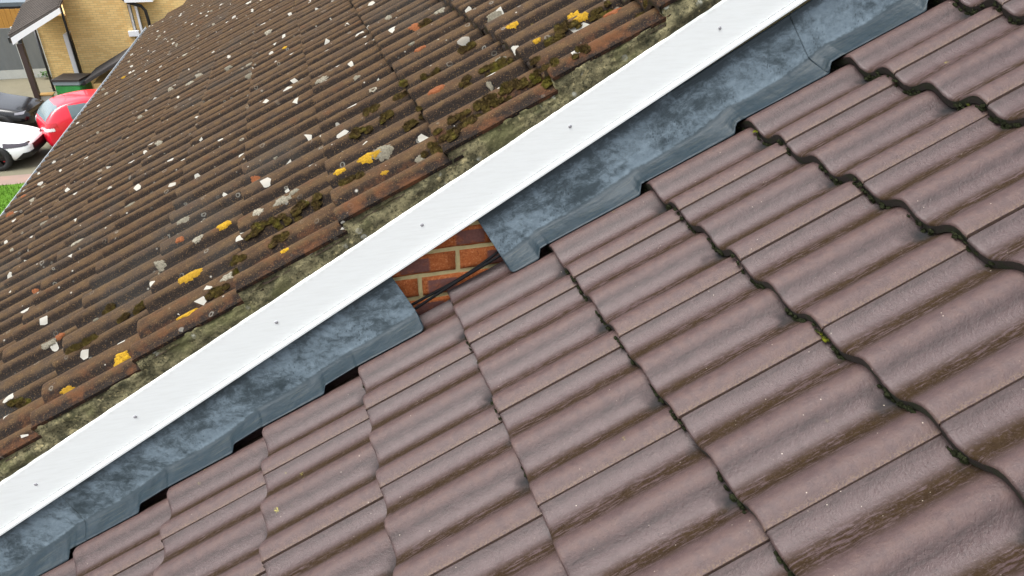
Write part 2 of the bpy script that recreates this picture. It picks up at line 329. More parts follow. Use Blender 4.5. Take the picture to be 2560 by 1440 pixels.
P1 = [(a_, b_*1.18) for a_, b_ in P1]
def surf1(s, y):
    i = math.floor(s/G1+1e-6); u = s-i*G1; j = math.ceil(-y/W1-1e-9); tt = (-y/W1)-(j-1)
    return -u*math.tan(DL1)+spline(P1, min(max(tt, 0), 1))
def surf2(s, y):
    k = math.floor((s-S20)/G2+1e-6); u = s-S20-k*G2; q = (y-Y20)/W2; tt = 1-(q-math.floor(q))
    return OFF2-u*math.tan(DL2)+spline(P2, tt)
def at1(s, y, n): return S1*s+N1*n+Vector((0, y, 0))
def at2(s, y, n): return S2*s+N2*n+Vector((0, y, 0))

def tile_data(W, L, prof, nose, seed, rx, rz, N=34):
    xs = [0, .0012, .004, .010, .05, .11, .18, .26, .345, L]; dz = [-.0065, -.003, -.0010, 0, 0, 0, 0, 0, 0, 0]
    V = []; U = []; F = []; FM = []
    o = Vector((seed*7.7, seed*3.1, 0))
    tv = [k/N for k in range(N+1)]
    def nx(t_): return rx*(noise.noise(o+Vector((t_*9, 0, 0)))+.7*noise.noise(o+Vector((t_*31, 5, 0)))-.5*max(0, noise.noise(o+Vector((t_*14, 9, 0)))-.35)*-6*rx/.004*.2)
    for r, x in enumerate(xs):
        for t_ in tv:
            z = spline(prof, t_)+dz[r]+rz*noise.noise(o+Vector((x*14, t_*5, 3)))
            V.append((x+nx(t_)*max(0, 1-x/.05), W*(1-t_), z)); U.append((x, t_))
    n = N+1
    for r in range(len(xs)-1):
        for k in range(N): F.append((r*n+k+1, (r+1)*n+k+1, (r+1)*n+k, r*n+k)); FM.append(0)
    b0 = len(V)                                                  # nose face
    for t_ in tv: z = spline(prof, t_)-.0065+rz*noise.noise(o+Vector((0, t_*5, 3))); V.append((nx(t_), W*(1-t_), z)); U.append((0, t_))
    for t_ in tv: V.append((.004+.6*nx(t_), W*(1-t_), spline(prof, t_)-nose)); U.append((0, t_))
    for k in range(N): F.append((b0+k, b0+n+k, b0+n+k+1, b0+k+1)); FM.append(1)
    b1 = len(V)                                                  # underside
    for x in (.004, L):
        for t_ in tv: V.append((x, W*(1-t_), spline(prof, t_)-(nose if x < .1 else .018))); U.append((x, t_))
    for k in range(N): F.append((b1+k, b1+n+k, b1+n+k+1, b1+k+1)); FM.append(1)
    for kk, sg in ((0, 1), (N, -1)):                             # side edges
        b2 = len(V); zt = prof[0][1] if kk == 0 else prof[-1][1]
        for x in (0.002, L): V.append((x, W*(1-tv[kk]), zt)); U.append((x, tv[kk]))
        for x in (0.002, L): V.append((x, W*(1-tv[kk]), zt-.010)); U.append((x, tv[kk]))
        q = (b2, b2+1, b2+3, b2+2); F.append(q if sg < 0 else q[::-1]); FM.append(0)
    return V, U, F, FM
D1 = [tile_data(W1-.001, .42, P1, .029, k, .0016, .0006) for k in range(5)]
D2 = [tile_data(W2-.002, .43, P2, .033, k+20, .0045, .0013) for k in range(6)]
T1 = [mesh('roof_tile', V, F, ['new_tile', 'new_tile_nose'], U, FM) for V, U, F, FM in D1]
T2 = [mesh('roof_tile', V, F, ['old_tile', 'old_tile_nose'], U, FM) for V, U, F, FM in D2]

P2V = [q for q in P2 if q[0] < .92]+[(.96, -.014), (1, -.0185)]
D2V = [tile_data(W2-.002, .43, P2V, .028, k+60, .0045, .0013) for k in range(4)]
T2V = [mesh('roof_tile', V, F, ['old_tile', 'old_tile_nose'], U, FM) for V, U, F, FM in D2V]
def lay(parent, data, meshes, mats, spots, maxn, verge=None):
    """spots: (matrix, corner points). Those in view become tiles of their own, the rest one joined part."""
    inn = []; rest = []
    for mx, cs in spots: (inn if any(in_frame(c_) for c_ in cs) else rest).append(mx)
    inn.sort(key=lambda m: (m.translation-CAM).length); rest += inn[maxn:]; inn = inn[:maxn]
    for mx in inn:
        o = link('roof_tile', random.choice(T2V if verge is not None and abs(mx.translation.y-verge) < .1 else meshes), parent); o.matrix_local = mx
    V = []; U = []; F = []; FM = []
    for mx in rest:
        v, u_, f, fm = random.choice(data); b = len(V)
        V += [mx @ Vector(p) for p in v]; U += u_; F += [tuple(i+b for i in q) for q in f]; FM += fm
    link('roof_tiling', mesh('roof_tiling', V, F, mats, U, FM), parent, kind='stuff')
    print('tiles', len(inn), 'joined', len(rest))
def tile_mx(p, pitch, jit, rj):
    return Matrix.Translation(p) @ Matrix.Rotation(-pitch+random.uniform(-rj, rj)*.5, 4, 'Y') @ Matrix.Rotation(random.uniform(-rj, rj), 4, 'Z')

GZ = -5.5
# ------------------------------------------------------------------ near house, purple-brown roof
houseA = empty('tiled_house', (0, 0, 0), 'near house with smooth purple-brown interlocking roof tiles and grey lead flashing', 'house')
def zr1(x, n): return x*math.tan(TH1)+n/math.cos(TH1)
prism('wall', [(-2.3, GZ), (-2.3, zr1(-2.3, -.2)), (4.2, zr1(4.2, -.2)), (8.4, zr1(-.1, -.2)), (8.4, GZ)], -4.6, -.002, 'yellow_brick', houseA)
pA = []
roofA = prism('roof', [(-2.45, zr1(-2.45, -.13)), (-2.45, zr1(-2.45, -.10)), (4.25, zr1(4.25, -.10)), (4.25, zr1(4.25, -.13))], -4.7, .012, 'roof_deck', houseA)
for i in range(-8, 14):
    for j in range(1, 16):
        p = at1(i*G1+random.uniform(-.0015, .0015), -j*W1+random.uniform(-.001, .001), random.uniform(-.001, .001))
        cs = [at1(i*G1+a_*G1, -j*W1+b_*W1, -.01) for a_ in (0, .5, 1) for b_ in (0, .5, 1)]
        pA.append((tile_mx(p, TH1-DL1, 0, R_(.12)), cs))
lay(roofA, D1, T1, ['new_tile', 'new_tile_nose'], pA, 290)

# moss at the noses: lumps of small faces, joined as one mass per roof
def lump(V, F, c, ax, ay, az, lx, ly, lz, seed, seg=12, rings=5, rough=.35):
    b = len(V)
    for r in range(rings+1):
        ph = (math.pi/2)*r/rings
        for k in range(seg):
            th = 2*math.pi*k/seg; dx, dy, dz_ = math.cos(th)*math.cos(ph), math.sin(th)*math.cos(ph), math.sin(ph)
            q = 1+rough*noise.noise(Vector((dx*2.3+seed, dy*2.3-seed, dz_*2.3)))+rough*.6*noise.noise(Vector((dx*6+seed, dy*6, dz_*6-seed)))
            V.append(c+ax*(dx*lx*q)+ay*(dy*ly*q)+az*(dz_*lz*q))
    for r in range(rings):
        for k in range(seg): F.append((b+r*seg+k, b+r*seg+(k+1) % seg, b+(r+1)*seg+(k+1) % seg, b+(r+1)*seg+k))
def fuzz(V, F, c, ax, ay, az, lx, ly, lz, n, h, w=.0012):
    for _ in range(n):
        th = random.uniform(0, 2*math.pi); rr = math.sqrt(random.random()); dx, dy = math.cos(th)*rr, math.sin(th)*rr
        p = c+ax*(dx*lx)+ay*(dy*ly)+az*(lz*math.sqrt(max(0, 1-rr*rr))); d_ = (az+ax*random.uniform(-.6, .6)+ay*random.uniform(-.6, .6)).normalized()
        sd_ = (ax*random.uniform(-1, 1)+ay*random.uniform(-1, 1)).normalized()*w
        b = len(V); hh = h*random.uniform(.5, 1.2); V += [p-sd_, p+sd_, p+d_*hh]; F.append((b, b+1, b+2))
V = []; F = []; YY = Vector((0, 1, 0))
for i in range(-4, 10):
    for j in range(1, 8):
        for t0 in (.14, .66, .97, .55, .22, .75):
            up = i*G1; y = -(j-1)*W1-t0*W1
            dens = .85 if i >= 5 else (.62 if i >= 3 else .32)
            if t0 in (.55, .22, .75): dens *= .6
            if random.random() > dens: continue
            for _q in range(random.randint(4, 9)):
                yq = y+random.uniform(-.022, .022); lx, ly, lz = random.uniform(.002, .005), random.uniform(.003, .009), random.uniform(.003, .008)
                c_ = at1(up-random.uniform(.001, .007), yq, surf1(up-.006, yq)+.0005+random.choice((0, 0, .006, .012)))
                lump(V, F, c_, S1, YY, N1, lx, ly, lz, random.uniform(0, 99), 8, 3, .6); fuzz(V, F, c_, S1, YY, N1, lx, ly, lz, 14, .005, .0008)
link('moss', mesh('moss', V, F, 'dark_moss', smooth=True), roofA, kind='stuff')

# ------------------------------------------------------------------ far house: old tiled roof, gable wall, board
houseB = empty('tiled_house', (0, .04, GZ), 'far house with old brown lichen-covered ribbed roof, mortar verge and white bargeboard', 'house')
IB = Matrix.Translation((0, -.04, -GZ))
def B(o): o.matrix_parent_inverse = IB; return o
def zr2(x, n): return x*math.tan(TH2)+n/math.cos(TH2)
wallB = B(prism('gable_wall', [(-1.25, GZ), (-1.25, zr2(-1.25, .24)), (3.4, zr2(3.4, .24)), (8.0, zr2(-1.2, .24)), (8.0, GZ)], .036, 10.7, 'brick_mortar', houseB))
roofB = B(prism('roof', [(-1.62, zr2(-1.62, .26)), (-1.62, zr2(-1.62, .285)), (3.5, zr2(3.5, .285)), (3.5, zr2(3.5, .26))], .06, 10.8, 'roof_deck', houseB))
pB = []
for k in range(-8, 6):
    for j in range(40):
        p = at2(S20+k*G2+random.uniform(-.005, .005), Y20+j*W2+random.uniform(-.003, .003), OFF2+random.uniform(-.0012, .0012))
        cs = [at2(S20+k*G2+a_*G2, Y20+j*W2+b_*W2, OFF2-.02) for a_ in (0, .5, 1) for b_ in (0, .5, 1)]
        pB.append((tile_mx(p, TH2-DL2, 0, R_(.3)), cs))
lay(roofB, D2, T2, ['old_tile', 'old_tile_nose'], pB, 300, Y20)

# mortar bedding along the verge
V = []; F = []; ns = 560; nc = 14
for a in range(ns+1):
    s = -1.62+a*(3.45+1.62)/ns; kk = math.floor((s-S20)/G2+1e-6); top = OFF2-(s-S20-kk*G2)*math.tan(DL2)-.026
    for q in range(nc+1):
        f = q/nc
        if f < .8: g = f/.8; y = .004+.014*g-.004*math.sin(g*math.pi); n = .270+(top-.270)*g
        else: g = (f-.8)/.2; y = .018+.040*g; n = top
        w = .0065*noise.noise(Vector((s*9, f*2, 1)))+.0030*noise.noise(Vector((s*38, f*6, 5)))+.0016*noise.noise(Vector((s*110, f*15, 8)))
        w *= min(1, 4*f)*min(1, (1-f)*5+.2)
        V.append(at2(s, y-w*1.6, n+w*.8))
for a in range(ns):
    for q in range(nc): F.append((a*(nc+1)+q, (a+1)*(nc+1)+q, (a+1)*(nc+1)+q+1, a*(nc+1)+q+1))
for q0 in (0, ns):                                              # close the back so that the bedding is solid
    pass
b = len(V)
for a in range(ns+1):
    s = -1.62+a*(3.45+1.62)/ns; V.append(at2(s, .09, .262))
for a in range(ns): F.append((a*(nc+1), b+a, b+a+1, (a+1)*(nc+1)))
B(link('mortar_bedding', mesh('mortar_bedding', V, F, 'mortar_verge'), houseB))

# white bargeboard with a lip along its lower edge
prof = [(.022, .128), (.0, .128), (-.006, .129), (-.0075, .131), (-.0075, .138), (-.0045, .1395), (-.0045, .1430), (.007, .1434), (.007, .1462), (0, .1466), (0, .268), (.0015, .2725), (.005, .2745), (.022, .2745)]
V = []; F = []; ss = [-2.2+i*.1 for i in range(58)]
for s in ss:
    for y, n in prof: V.append(at2(s, y+.0012*noise.noise(Vector((s*1.5, 0, 0))), n+.0022*noise.noise(Vector((s*1.1, 4, 0)))))
m = len(prof)
for a in range(len(ss)-1):
    for q in range(m): F.append((a*m+q, a*m+(q+1) % m, (a+1)*m+(q+1) % m, (a+1)*m+q))
F += [tuple(range(m)), tuple(range((len(ss)-1)*m, len(ss)*m))[::-1]]
bm = bmesh.new(); me = mesh('bargeboard', V, F, 'white_board', smooth=False); bm.from_mesh(me); bmesh.ops.recalc_face_normals(bm, faces=bm.faces[:]); bm.to_mesh(me); bm.free()
board = B(link('bargeboard', me, houseB))
bm = bmesh.new(); bmesh.ops.create_uvsphere(bm, u_segments=12, v_segments=6, radius=.0052)
for v_ in bm.verts: v_.co.y *= .45
scr_me = bpy.data.meshes.new('screw'); bm.to_mesh(scr_me); bm.free(); scr_me.materials.append(MAT['screw_head'])
for s, n in [(-.313, .206), (.059, .210), (.575, .211), (1.097, .212), (1.617, .212), (2.132, .208), (-.83, .208), (2.65, .21)]:
    o = link('screw', scr_me, board); o.location = at2(s, -.0005, n)
# bricks of the gable wall round the open piece
bzs = []; BH, BP, BLn, BPx = .067, .0795, .213, .245
def brick_mesh(w, h, seed):
    bm = bmesh.new(); bmesh.ops.create_cube(bm, size=1)
    for v_ in bm.verts: v_.co = Vector((v_.co.x*w, v_.co.y*.05, v_.co.z*h))
    bmesh.ops.subdivide_edges(bm, edges=bm.edges[:], cuts=5, use_grid_fill=True)
    for v_ in bm.verts:
        q = v_.co.copy(); e = .0022
        v_.co += Vector((e*noise.noise(q*40+Vector((seed, 0, 0))), e*.9*noise.noise(q*55+Vector((0, seed, 0))), e*noise.noise(q*40+Vector((0, 0, seed)))))
        ex = max(0, abs(q.x)-(w/2-.001))+max(0, abs(q.z)-(h/2-.001))
        if ex > 0 and q.y < -.02: v_.co.y += .003
    ul = bm.loops.layers.uv.verify()
    for f in bm.faces:
        f.smooth = True
        for lp in f.loops: lp[ul].uv = (lp.vert.co.x/w+.5, lp.vert.co.z/h+.5)
    me = bpy.data.meshes.new('brick'); bm.to_mesh(me); bm.free(); me.materials.append(MAT['red_brick']); return me
BM = [brick_mesh(.2295, .0640, k*3.3) for k in range(4)]
z0 = .622; x0 = .955                                             # centre of the bed joint / upright joint seen in the gap
for row in range(-5, 5):
    zc = z0-.0797*(row+.5)
    for cidx in range(-3, 5):
        xc = x0+.244*(cidx+.5)-(.1235 if row % 2 else 0)
        lo_, hi_ = zr1(xc, -.10), zr2(xc, .26)
        if .45 < xc < 1.6 and lo_-.06 < zc < hi_-.03:
            o = link('brick', random.choice(BM), wallB); o.location = (xc, .030+.0245, zc)
# gutter along the eaves
V = []; F = []; ng = 14
gx = at2(S20-8*G2, 0, OFF2)
for a in range(41):
    y = .0+a*.2715; fall = .070-.0042*y
    for q in range(ng+1):
        th = math.pi*q/ng; V.append((gx.x-.052+.105*(.5+.5*math.cos(th)), y, gx.z-fall-.055*math.sin(th)))
    for q in range(ng, -1, -1):
        th = math.pi*q/ng; V.append((gx.x-.055+.111*(.5+.5*math.cos(th)), y, gx.z-fall+.002-.060*math.sin(th)))
m = 2*(ng+1)
for a in range(40):
    for q in range(m): F.append((a*m+q, a*m+(q+1) % m, (a+1)*m+(q+1) % m, (a+1)*m+q))
B(link('gutter', mesh('gutter', V, F, 'grey_gutter'), houseB))

# lichen patches lying on the old tiles
def seen(s, y):
    p = at2(s, y, .36); d_ = (p-CAM); L0 = d_.length; d_.normalize(); a_ = L0-.5
    while a_ < L0+.6:
        q = CAM+d_*a_; ss_, nn_ = q.dot(S2), q.dot(N2)
        if nn_ <= surf2(ss_, q.y): return ss_, q.y
        a_ += .002
    return s, y
def patch(name, s, y, la, lb, mat, h=.0036, seed=0, ring=False, n=44, rings=5):
    V = []; F = []; s, y = seen(s, y)
    def pt(r, th, lift):
        q = 1+.45*noise.noise(Vector((math.cos(th)*1.6+seed, math.sin(th)*1.6, seed)))+.35*noise.noise(Vector((math.cos(th)*4, math.sin(th)*4+seed, seed)))+.25*noise.noise(Vector((math.cos(th)*11, math.sin(th)*11+seed, seed)))
        a_, b_ = s+la*r*q*math.cos(th), y+lb*r*q*math.sin(th)
        return at2(a_, b_, surf2(a_, b_)+lift)
    radii = [.45, .6, .8, .93, 1.0] if ring else [.0, .35, .65, .88, 1.0]
    lifts = [-.001, h, h, h*.9, -.001] if ring else [h, h*1.05, h, h*.8, -.001]
    for r, lf in zip(radii, lifts):
        for k in range(n):
            th = 2*math.pi*k/n; V.append(pt(r, th, lf+.0009*noise.noise(Vector((k*.7, r*5, seed)))))
    for i in range(4):
        for k in range(n): F.append((i*n+k, (i+1)*n+k, (i+1)*n+(k+1) % n, i*n+(k+1) % n))
    me = mesh(name, V, F, mat); return link(name, me, roofB)
WL = [(1.391, 1.803, 1.0), (1.698, 0.809, 1.1), (1.585, 1.342, 1.1), (1.581, 0.375, 1.2), (1.164, 0.911, 0.8), (0.969, 1.513, 1.0), (1.123, 1.196, 0.9), (-0.469, 3.683, 1.2), (-0.101, 2.444, 1.0), (-1.326, 3.357, 1.0), (-0.938, 2.444, 0.9), (-0.447, 1.583, 1.0), (0.187, 0.594, 1.0), (0.358, 0.601, 1.1), (0.265, 0.888, 0.9), (0.624, 0.473, 1.0), (0.723, 0.431, 1.0), (0.527, 0.129, 1.0), (-0.281, 0.554, 1.0), (0.008, 5.908, 1.0), (-0.13, 7.221, 1.0), (-0.18, 5.903, 1.0), (-0.661, 7.087, 1.0), (-0.492, 6.313, 1.0), (-0.258, 5.229, 1.0), (0.334, 3.294, 0.9), (0.053, 3.723, 1.0), (-0.021, 3.657, 1.0), (-0.224, 3.918, 1.1), (0.664, 3.587, 1.0), (0.516, 2.931, 1.0), (0.528, 2.61, 0.9), (-1.056, 8.416, 1.0), (-1.415, 7.842, 0.9), (-1.5, 8.487, 0.9), (-1.55, 6.807, 1.1), (-1.385, 6.286, 0.9), (-0.969, 4.197, 0.9), (-1.304, 3.568, 1.0), (-0.136, 1.603, 0.9), (1.396, 1.151, 0.6), (0.522, 1.425, 0.5), (0.703, 0.885, 0.5), (1.104, 0.284, 1.2), (1.201, 0.052, 0.7), (0.772, 0.437, 0.6), (1.498, 0.236, 0.6), (-0.057, 0.483, 0.5), (-1.104, 2.31, 0.6), (0.492, 0.06, 0.5)]
YL = [(1.048, 0.32, 1.3), (1.084, 0.3, 0.8), (0.95, 0.347, 0.8), (0.358, 0.324, 1.6), (0.373, 0.069, 1.2), (0.146, 0.056, 1.2), (-0.061, 0.089, 0.8), (1.708, 0.591, 0.9), (1.86, 0.287, 1.0), (1.849, 0.331, 0.8), (1.707, 0.337, 0.5), (0.788, 2.708, 0.7), (-1.245, 6.665, 1.0), (0.477, 0.563, 1.1), (1.087, 0.117, 0.5), (0.726, 0.052, 0.5)]
OL = [(1.456, 1.339, 1.2), (1.41, 1.019, 0.9), (1.362, 0.492, 1.2), (1.913, 0.176, 1.1), (0.27, 0.703, 0.7), (-0.233, 0.558, 0.7), (-1.518, 3.366, 1.2), (-0.573, 1.246, 0.6), (-1.522, 3.711, 0.8), (0.61, 0.793, 0.7)]
for q, (s, y, z) in enumerate(WL): patch('lichen_patch', s, y, (.023*z*random.uniform(.6, 1.4)), .014*z*random.uniform(.7, 1.2)*(1.25 if y > 3 else 1), 'white_lichen', seed=q*1.7, ring=(z in (.8, .5)))
for q, (s, y, z) in enumerate(YL): patch('lichen_patch', s, y, .026*z, .012*z, 'yellow_lichen', .0042, seed=50+q*1.7)
for q, (s, y, z) in enumerate(OL): patch('clay_chip', s, y, .026*z, .015*z, 'orange_clay', .0045, seed=90+q*1.7)
# moss cushions in the pans
ML = [(1.321, 0.097, 2.6), (1.396, 0.114, 2.6), (1.476, 0.122, 2.2), (1.548, 0.126, 1.6), (1.494, 0.346, 2.2), (1.567, 0.334, 1.6), (1.597, 0.086, 1.8), (1.455, 0.144, 1.2), (0.743, 0.278, 2.2), (0.819, 0.253, 1.8), (1.985, 0.078, 1.8), (1.252, 0.072, 1.3), (1.642, 0.078, 1.4), (1.889, 0.208, 1.4), (1.802, 0.276, 1.3), (1.751, 0.06, 0.9), (1.378, 0.642, 1.0), (1.128, 0.706, 1.0), (0.619, 0.336, 1.2), (0.545, 0.212, 1.3), (-0.006, 0.482, 0.9), (0.157, 0.336, 0.9), (-0.037, 0.339, 0.8), (-0.108, 0.361, 0.9), (0.091, 0.342, 0.6), (-0.264, 0.201, 1.6), (0.71, 0.146, 1.0), (0.487, 0.077, 1.2), (1.242, 0.323, 1.3), (1.058, 0.573, 1.2), (1.172, 0.546, 1.0), (1.74, 0.233, 1.2), (1.255, 0.631, 1.0), (1.492, 1.313, 1.0), (0.983, 0.227, 1.3), (1.542, 0.678, 1.0)]
for s, y, z in ML:
    s, y = seen(s, y)
    V = []; F = []
    for e in range(int(3+z*4)):
        a_ = s+random.uniform(-1, 1)*.028*z; b_ = y+random.uniform(-1, 1)*.008*z; lx, ly, lz = random.uniform(.010, .020), random.uniform(.007, .012), random.uniform(.007, .014)
        c_ = at2(a_, b_, surf2(a_, b_)-.002); lump(V, F, c_, S2, YY, N2, lx, ly, lz, random.uniform(0, 99)); fuzz(V, F, c_, S2, YY, N2, lx, ly, lz, 110, .008, .0009)
    link('moss_cushion', mesh('moss_cushion', V, F, 'moss'), roofB)
V = []; F = []
for k in range(-8, 4):                                          # small moss and dirt in the laps, thicker near the verge
    for j in range(0, 30):
        for t0 in (.08, .20, .62, .12):
            if random.random() > (.72 if j < 5 else .30): continue
            s = S20+k*G2+(random.choice((-.008, -.008, random.uniform(.02, .3)))); y = Y20+(j+1-t0)*W2
            if not in_frame(at2(s, y, OFF2), 60): continue
            lx, ly, lz = random.uniform(.006, .020), random.uniform(.008, .02), random.uniform(.005, .013)
            c_ = at2(s, y, surf2(s, y)-.001); lump(V, F, c_, S2, YY, N2, lx, ly, lz, random.uniform(0, 99), 9, 4); fuzz(V, F, c_, S2, YY, N2, lx, ly, lz, 22, .006)
link('moss', mesh('moss', V, F, 'moss'), roofB, kind='stuff')

# ------------------------------------------------------------------ lead flashing, four lapped sheets
HL = {-3: .06, -2: .08, -1: .025, 0: .10, 1: .10, 2: .11, 3: .05, 4: .030, 5: .016, 6: .026, 7: .040, 8: .05}
def edge1(s):                                                   # height and overhang of the free edge above the tiles
    i = math.floor(s/G1+1e-6); up = (i+1)*G1-s; L_ = HL.get(i+1, .05)
    y = -.104; h = surf1(s, y)+.004
    if up < L_:                                                 # bridges on from the tile above
        y = -.093; h = surf1((i+1)*G1+.001, y)+.005-(up)*math.tan(DL1)*1.0
        h = surf1((i+1)*G1+.001, y)+.004+.02*up
    else:
        q = min(1, (up-L_)/.022); q = q*q*(3-2*q)
        y = -.094-.013*q+.006*min(1, max(0, (up-L_-.03)/.2))+.003*noise.noise(Vector((s*7, 1, 1))); h = surf1(s, y)+.0035+(1-q)*.024
    return y, h
def sheet(s0, s1, lift, r0=.018, r1=.018):
    st = .0045; ns = int((s1-s0)/st); V = []; U = []; F = []
    cols = 22
    for a in range(ns+1):
        s = s0+(s1-s0)*a/ns; ye, he = edge1(s)
        w = noise.noise(Vector((s*3.1, 2, 0))); w2 = noise.noise(Vector((s*8, 7, 0)))
        i = math.floor(s/G1); uu = s-i*G1
        yc, nc_ = -.030+.005*w, .016-.012*math.sin(uu/G1*math.pi)+.005*w+.003*w2
        de = min(s-s0, s1-s); cut = 0.0; rr = r0 if s-s0 < s1-s else r1
        if de < rr: cut = rr-math.sqrt(max(0, rr*rr-(rr-de)**2))
        for q in range(cols+1):
            f = q/cols
            if f < .62:                                         # upstand
                g = f/.62; y = .016+(yc-.016)*(g**1.35); n = .150+(nc_-.150)*g+.0
                y += .0025*math.sin(g*math.pi)*w2-.0035*math.sin(g*math.pi)
            else:
                g = (f-.62)/.38; ye2 = ye+cut*.9
                y = yc+(ye2-yc)*g; n = nc_+(he-nc_)*g-.003*math.sin(g*math.pi)
            wob = .0011*noise.noise(Vector((s*14, f*5, 3)))
            V.append(at1(s, y-lift*.7-wob, n+lift*.7+wob)); U.append((s, f))
    m = cols+1
    for a in range(ns):
        for q in range(cols): F.append((a*m+q, (a+1)*m+q, (a+1)*m+q+1, a*m+q+1))
    me = mesh('lead_flashing', V, F, 'lead', U); o = link('lead_flashing', me, houseA)
    sm = o.modifiers.new('thick', 'SOLIDIFY'); sm.thickness = .0016; sm.offset = 1
    return o
for s0, s1, lf in [(-1.75, -.27, 0), (-.31, .925, .003), (1.238, 2.39, 0), (2.35, 3.5, .003)]: sheet(s0, s1, lf)

# black cable pair in the gap between wall and tiles
cb = empty('cable', at1(1.08, -.004, -.01), 'pair of thin black cables crossing the gap in the flashing beside the red bricks', 'cable')
for dy, dn in ((-.004, .004), (.006, .010)):
    pts = []
    for k in range(34):
        s = .80+k*.016; pts.append(at1(s, -.004+dy+.006*math.sin(s*9), .004+dn+.004*math.sin(s*14+dy*300)-.006*math.cos(s*6))-Vector(cb.location))
    tube('strand', pts, .0048, 'black_rubber', cb)

# ------------------------------------------------------------------ ground
def sheetz(name, x0, x1, y0, y1, z, mat): return link(name, mesh(name, [(x0, y0, z), (x1, y0, z), (x1, y1, z), (x0, y1, z)], [(0, 1, 2, 3)], mat, smooth=False), None, kind='structure')
sheetz('ground', -300, 300, -300, 300, GZ-.008, 'concrete_ground')
sheetz('driveway', -14, 8, 18.9, 40, GZ-.004, 'concrete_ground')
sheetz('path', -30, 8, 18.2, 18.9, GZ, 'path_paving')
lawn = sheetz('lawn', -30, -1.6, 6.0, 18.2, GZ, 'grass')
V = []; F = []
for _ in range(60000):
    x = random.uniform(-13, -2.6); y = random.uniform(8.5, 18.2); h = random.uniform(.03, .07); a_ = random.uniform(0, 6.28); dx, dy = math.cos(a_)*.008, math.sin(a_)*.008
    b = len(V); V += [(x-dx, y-dy, GZ), (x+dx, y+dy, GZ), (x+random.uniform(-.03, .03), y+random.uniform(-.03, .03), GZ+h)]; F.append((b, b+1, b+2))
link('grass_blades', mesh('grass_blades', V, F, 'grass'), lawn, kind='stuff')

# ------------------------------------------------------------------ yellow brick house beyond
hb = empty('brick_house', (-4, 27.2, GZ), 'yellow brick house with black downpipes beyond the old roof', 'house')
IH = Matrix.Translation((4, -27.2, -GZ))
def H(o): o.matrix_parent_inverse = IH; return o
H(box('wall', (-6.93, 27.2, GZ), (-5.08, 36, .6), 'yellow_brick', hb))
H(box('pier', (-5.08, 27.12, GZ), (-4.90, 36, .6), 'yellow_brick', hb, label='yellow brick pier beside the white window'))
H(box('wall', (-4.90, 27.42, GZ), (-4.30, 36, .6), 'yellow_brick', hb)); H(box('wall', (-4.30, 27.2, GZ), (4.0, 36, .6), 'yellow_brick', hb))
H(box('annexe_wall', (-8.17, 28.0, GZ), (-6.93, 36, -2.9), 'yellow_brick', hb))
wnd = H(box('window', (-4.95, 27.30, -3.45), (-4.60, 27.34, -1.0), 'grey_plastic', hb))
for x in (-4.90, -4.68): o = box('frame', (x, 27.20, -3.48), (x+.07, 27.30, -1.0), 'white_paint', wnd)
o = box('mullion', (-4.80, 27.26, -3.45), (-4.70, 27.30, -1.0), 'yellow_brick', wnd)
o = box('sill', (-5.06, 27.00, -3.52), (-4.72, 27.19, -3.34), 'white_paint', wnd)
H(tube('downpipe', [(-4.95, 26.95, -2.05), (-4.93, 26.95, -2.28), (-4.80, 26.95, -2.38), (-4.42, 26.95, -2.50), (-4.32, 26.98, -2.66), (-4.30, 27.0, -3.0), (-4.30, 27.0, -5.5)], .055, 'black_plastic', hb))
H(box('soffit', (-4.85, 26.6, -2.33), (-3.95, 27.2, -2.18), 'white_paint', hb))
H(tube('downpipe', [(-6.99, 27.12, -1.0), (-6.99, 27.12, GZ)], .042, 'black_plastic', hb))
H(box('corner_trim', (-7.20, 27.2, GZ), (-7.06, 28.02, -3.4), 'white_paint', hb))
H(tube('downpipe', [(-8.24, 27.95, -3.2), (-8.24, 27.95, GZ)], .045, 'black_plastic', hb))
# small dark lean-to roof against that house
pr = empty('porch', (-5.5, 26.0, GZ), 'small porch with dark ribbed tile roof against the yellow brick wall', 'porch')
IP = Matrix.Translation((5.5, -26, -GZ))
def PR(o): o.matrix_parent_inverse = IP; return o
def zp(x): return -4.62+(x+6.42)*.52
rp = PR(prism('roof', [(-6.42, zp(-6.42)-.06), (-6.42, zp(-6.42)), (-3.6, zp(-3.6)), (-3.6, zp(-3.6)-.06)], 25.2, 27.19, 'dark_roof', pr))
for q in range(10):
    y = 25.28+q*.2; o = tube('rib', [(-6.44, y, zp(-6.44)+.012), (-3.62, y, zp(-3.62)+.012)], .05, 'dark_roof', rp, 8)
PR(box('wall', (-6.25, 25.4, GZ), (-3.7, 27.19, -4.72), 'yellow_brick', pr)); PR(box('gutter', (-6.54, 25.2, zp(-6.42)-.10), (-6.44, 27.1, zp(-6.42)-.03), 'black_plastic', pr))

# carport canopy
cp = empty('carport_canopy', (-7.4, 26.5, GZ), 'brown tiled carport canopy with white bargeboard on a dark brown post', 'canopy')
IC = Matrix.Translation((7.4, -26.5, -GZ))
def CP(o): o.matrix_parent_inverse = IC; return o
def zc_(x): return -3.06+(x+8.25)*.50
def zcc(x, y): return zc_(x)+.26*(y-25.5)
cv = [(x, y, zcc(x, y)+dz_) for dz_ in (-.08, 0) for x, y in ((-8.30, 25.5), (-6.60, 25.5), (-6.60, 27.99), (-8.30, 28.6))]
rc = CP(link('roof', mesh('roof', cv, [(3, 2, 1, 0), (4, 5, 6, 7), (0, 1, 5, 4), (1, 2, 6, 5), (2, 3, 7, 6), (3, 0, 4, 7)], 'canopy_tile', smooth=False), cp))
for q in range(14):
    y = 25.56+q*.17; o = tube('rib', [(-8.32, y, zcc(-8.32, y)+.01), (-6.62, y, zcc(-6.62, y)+.01)], .042, 'canopy_tile', rc, 8)
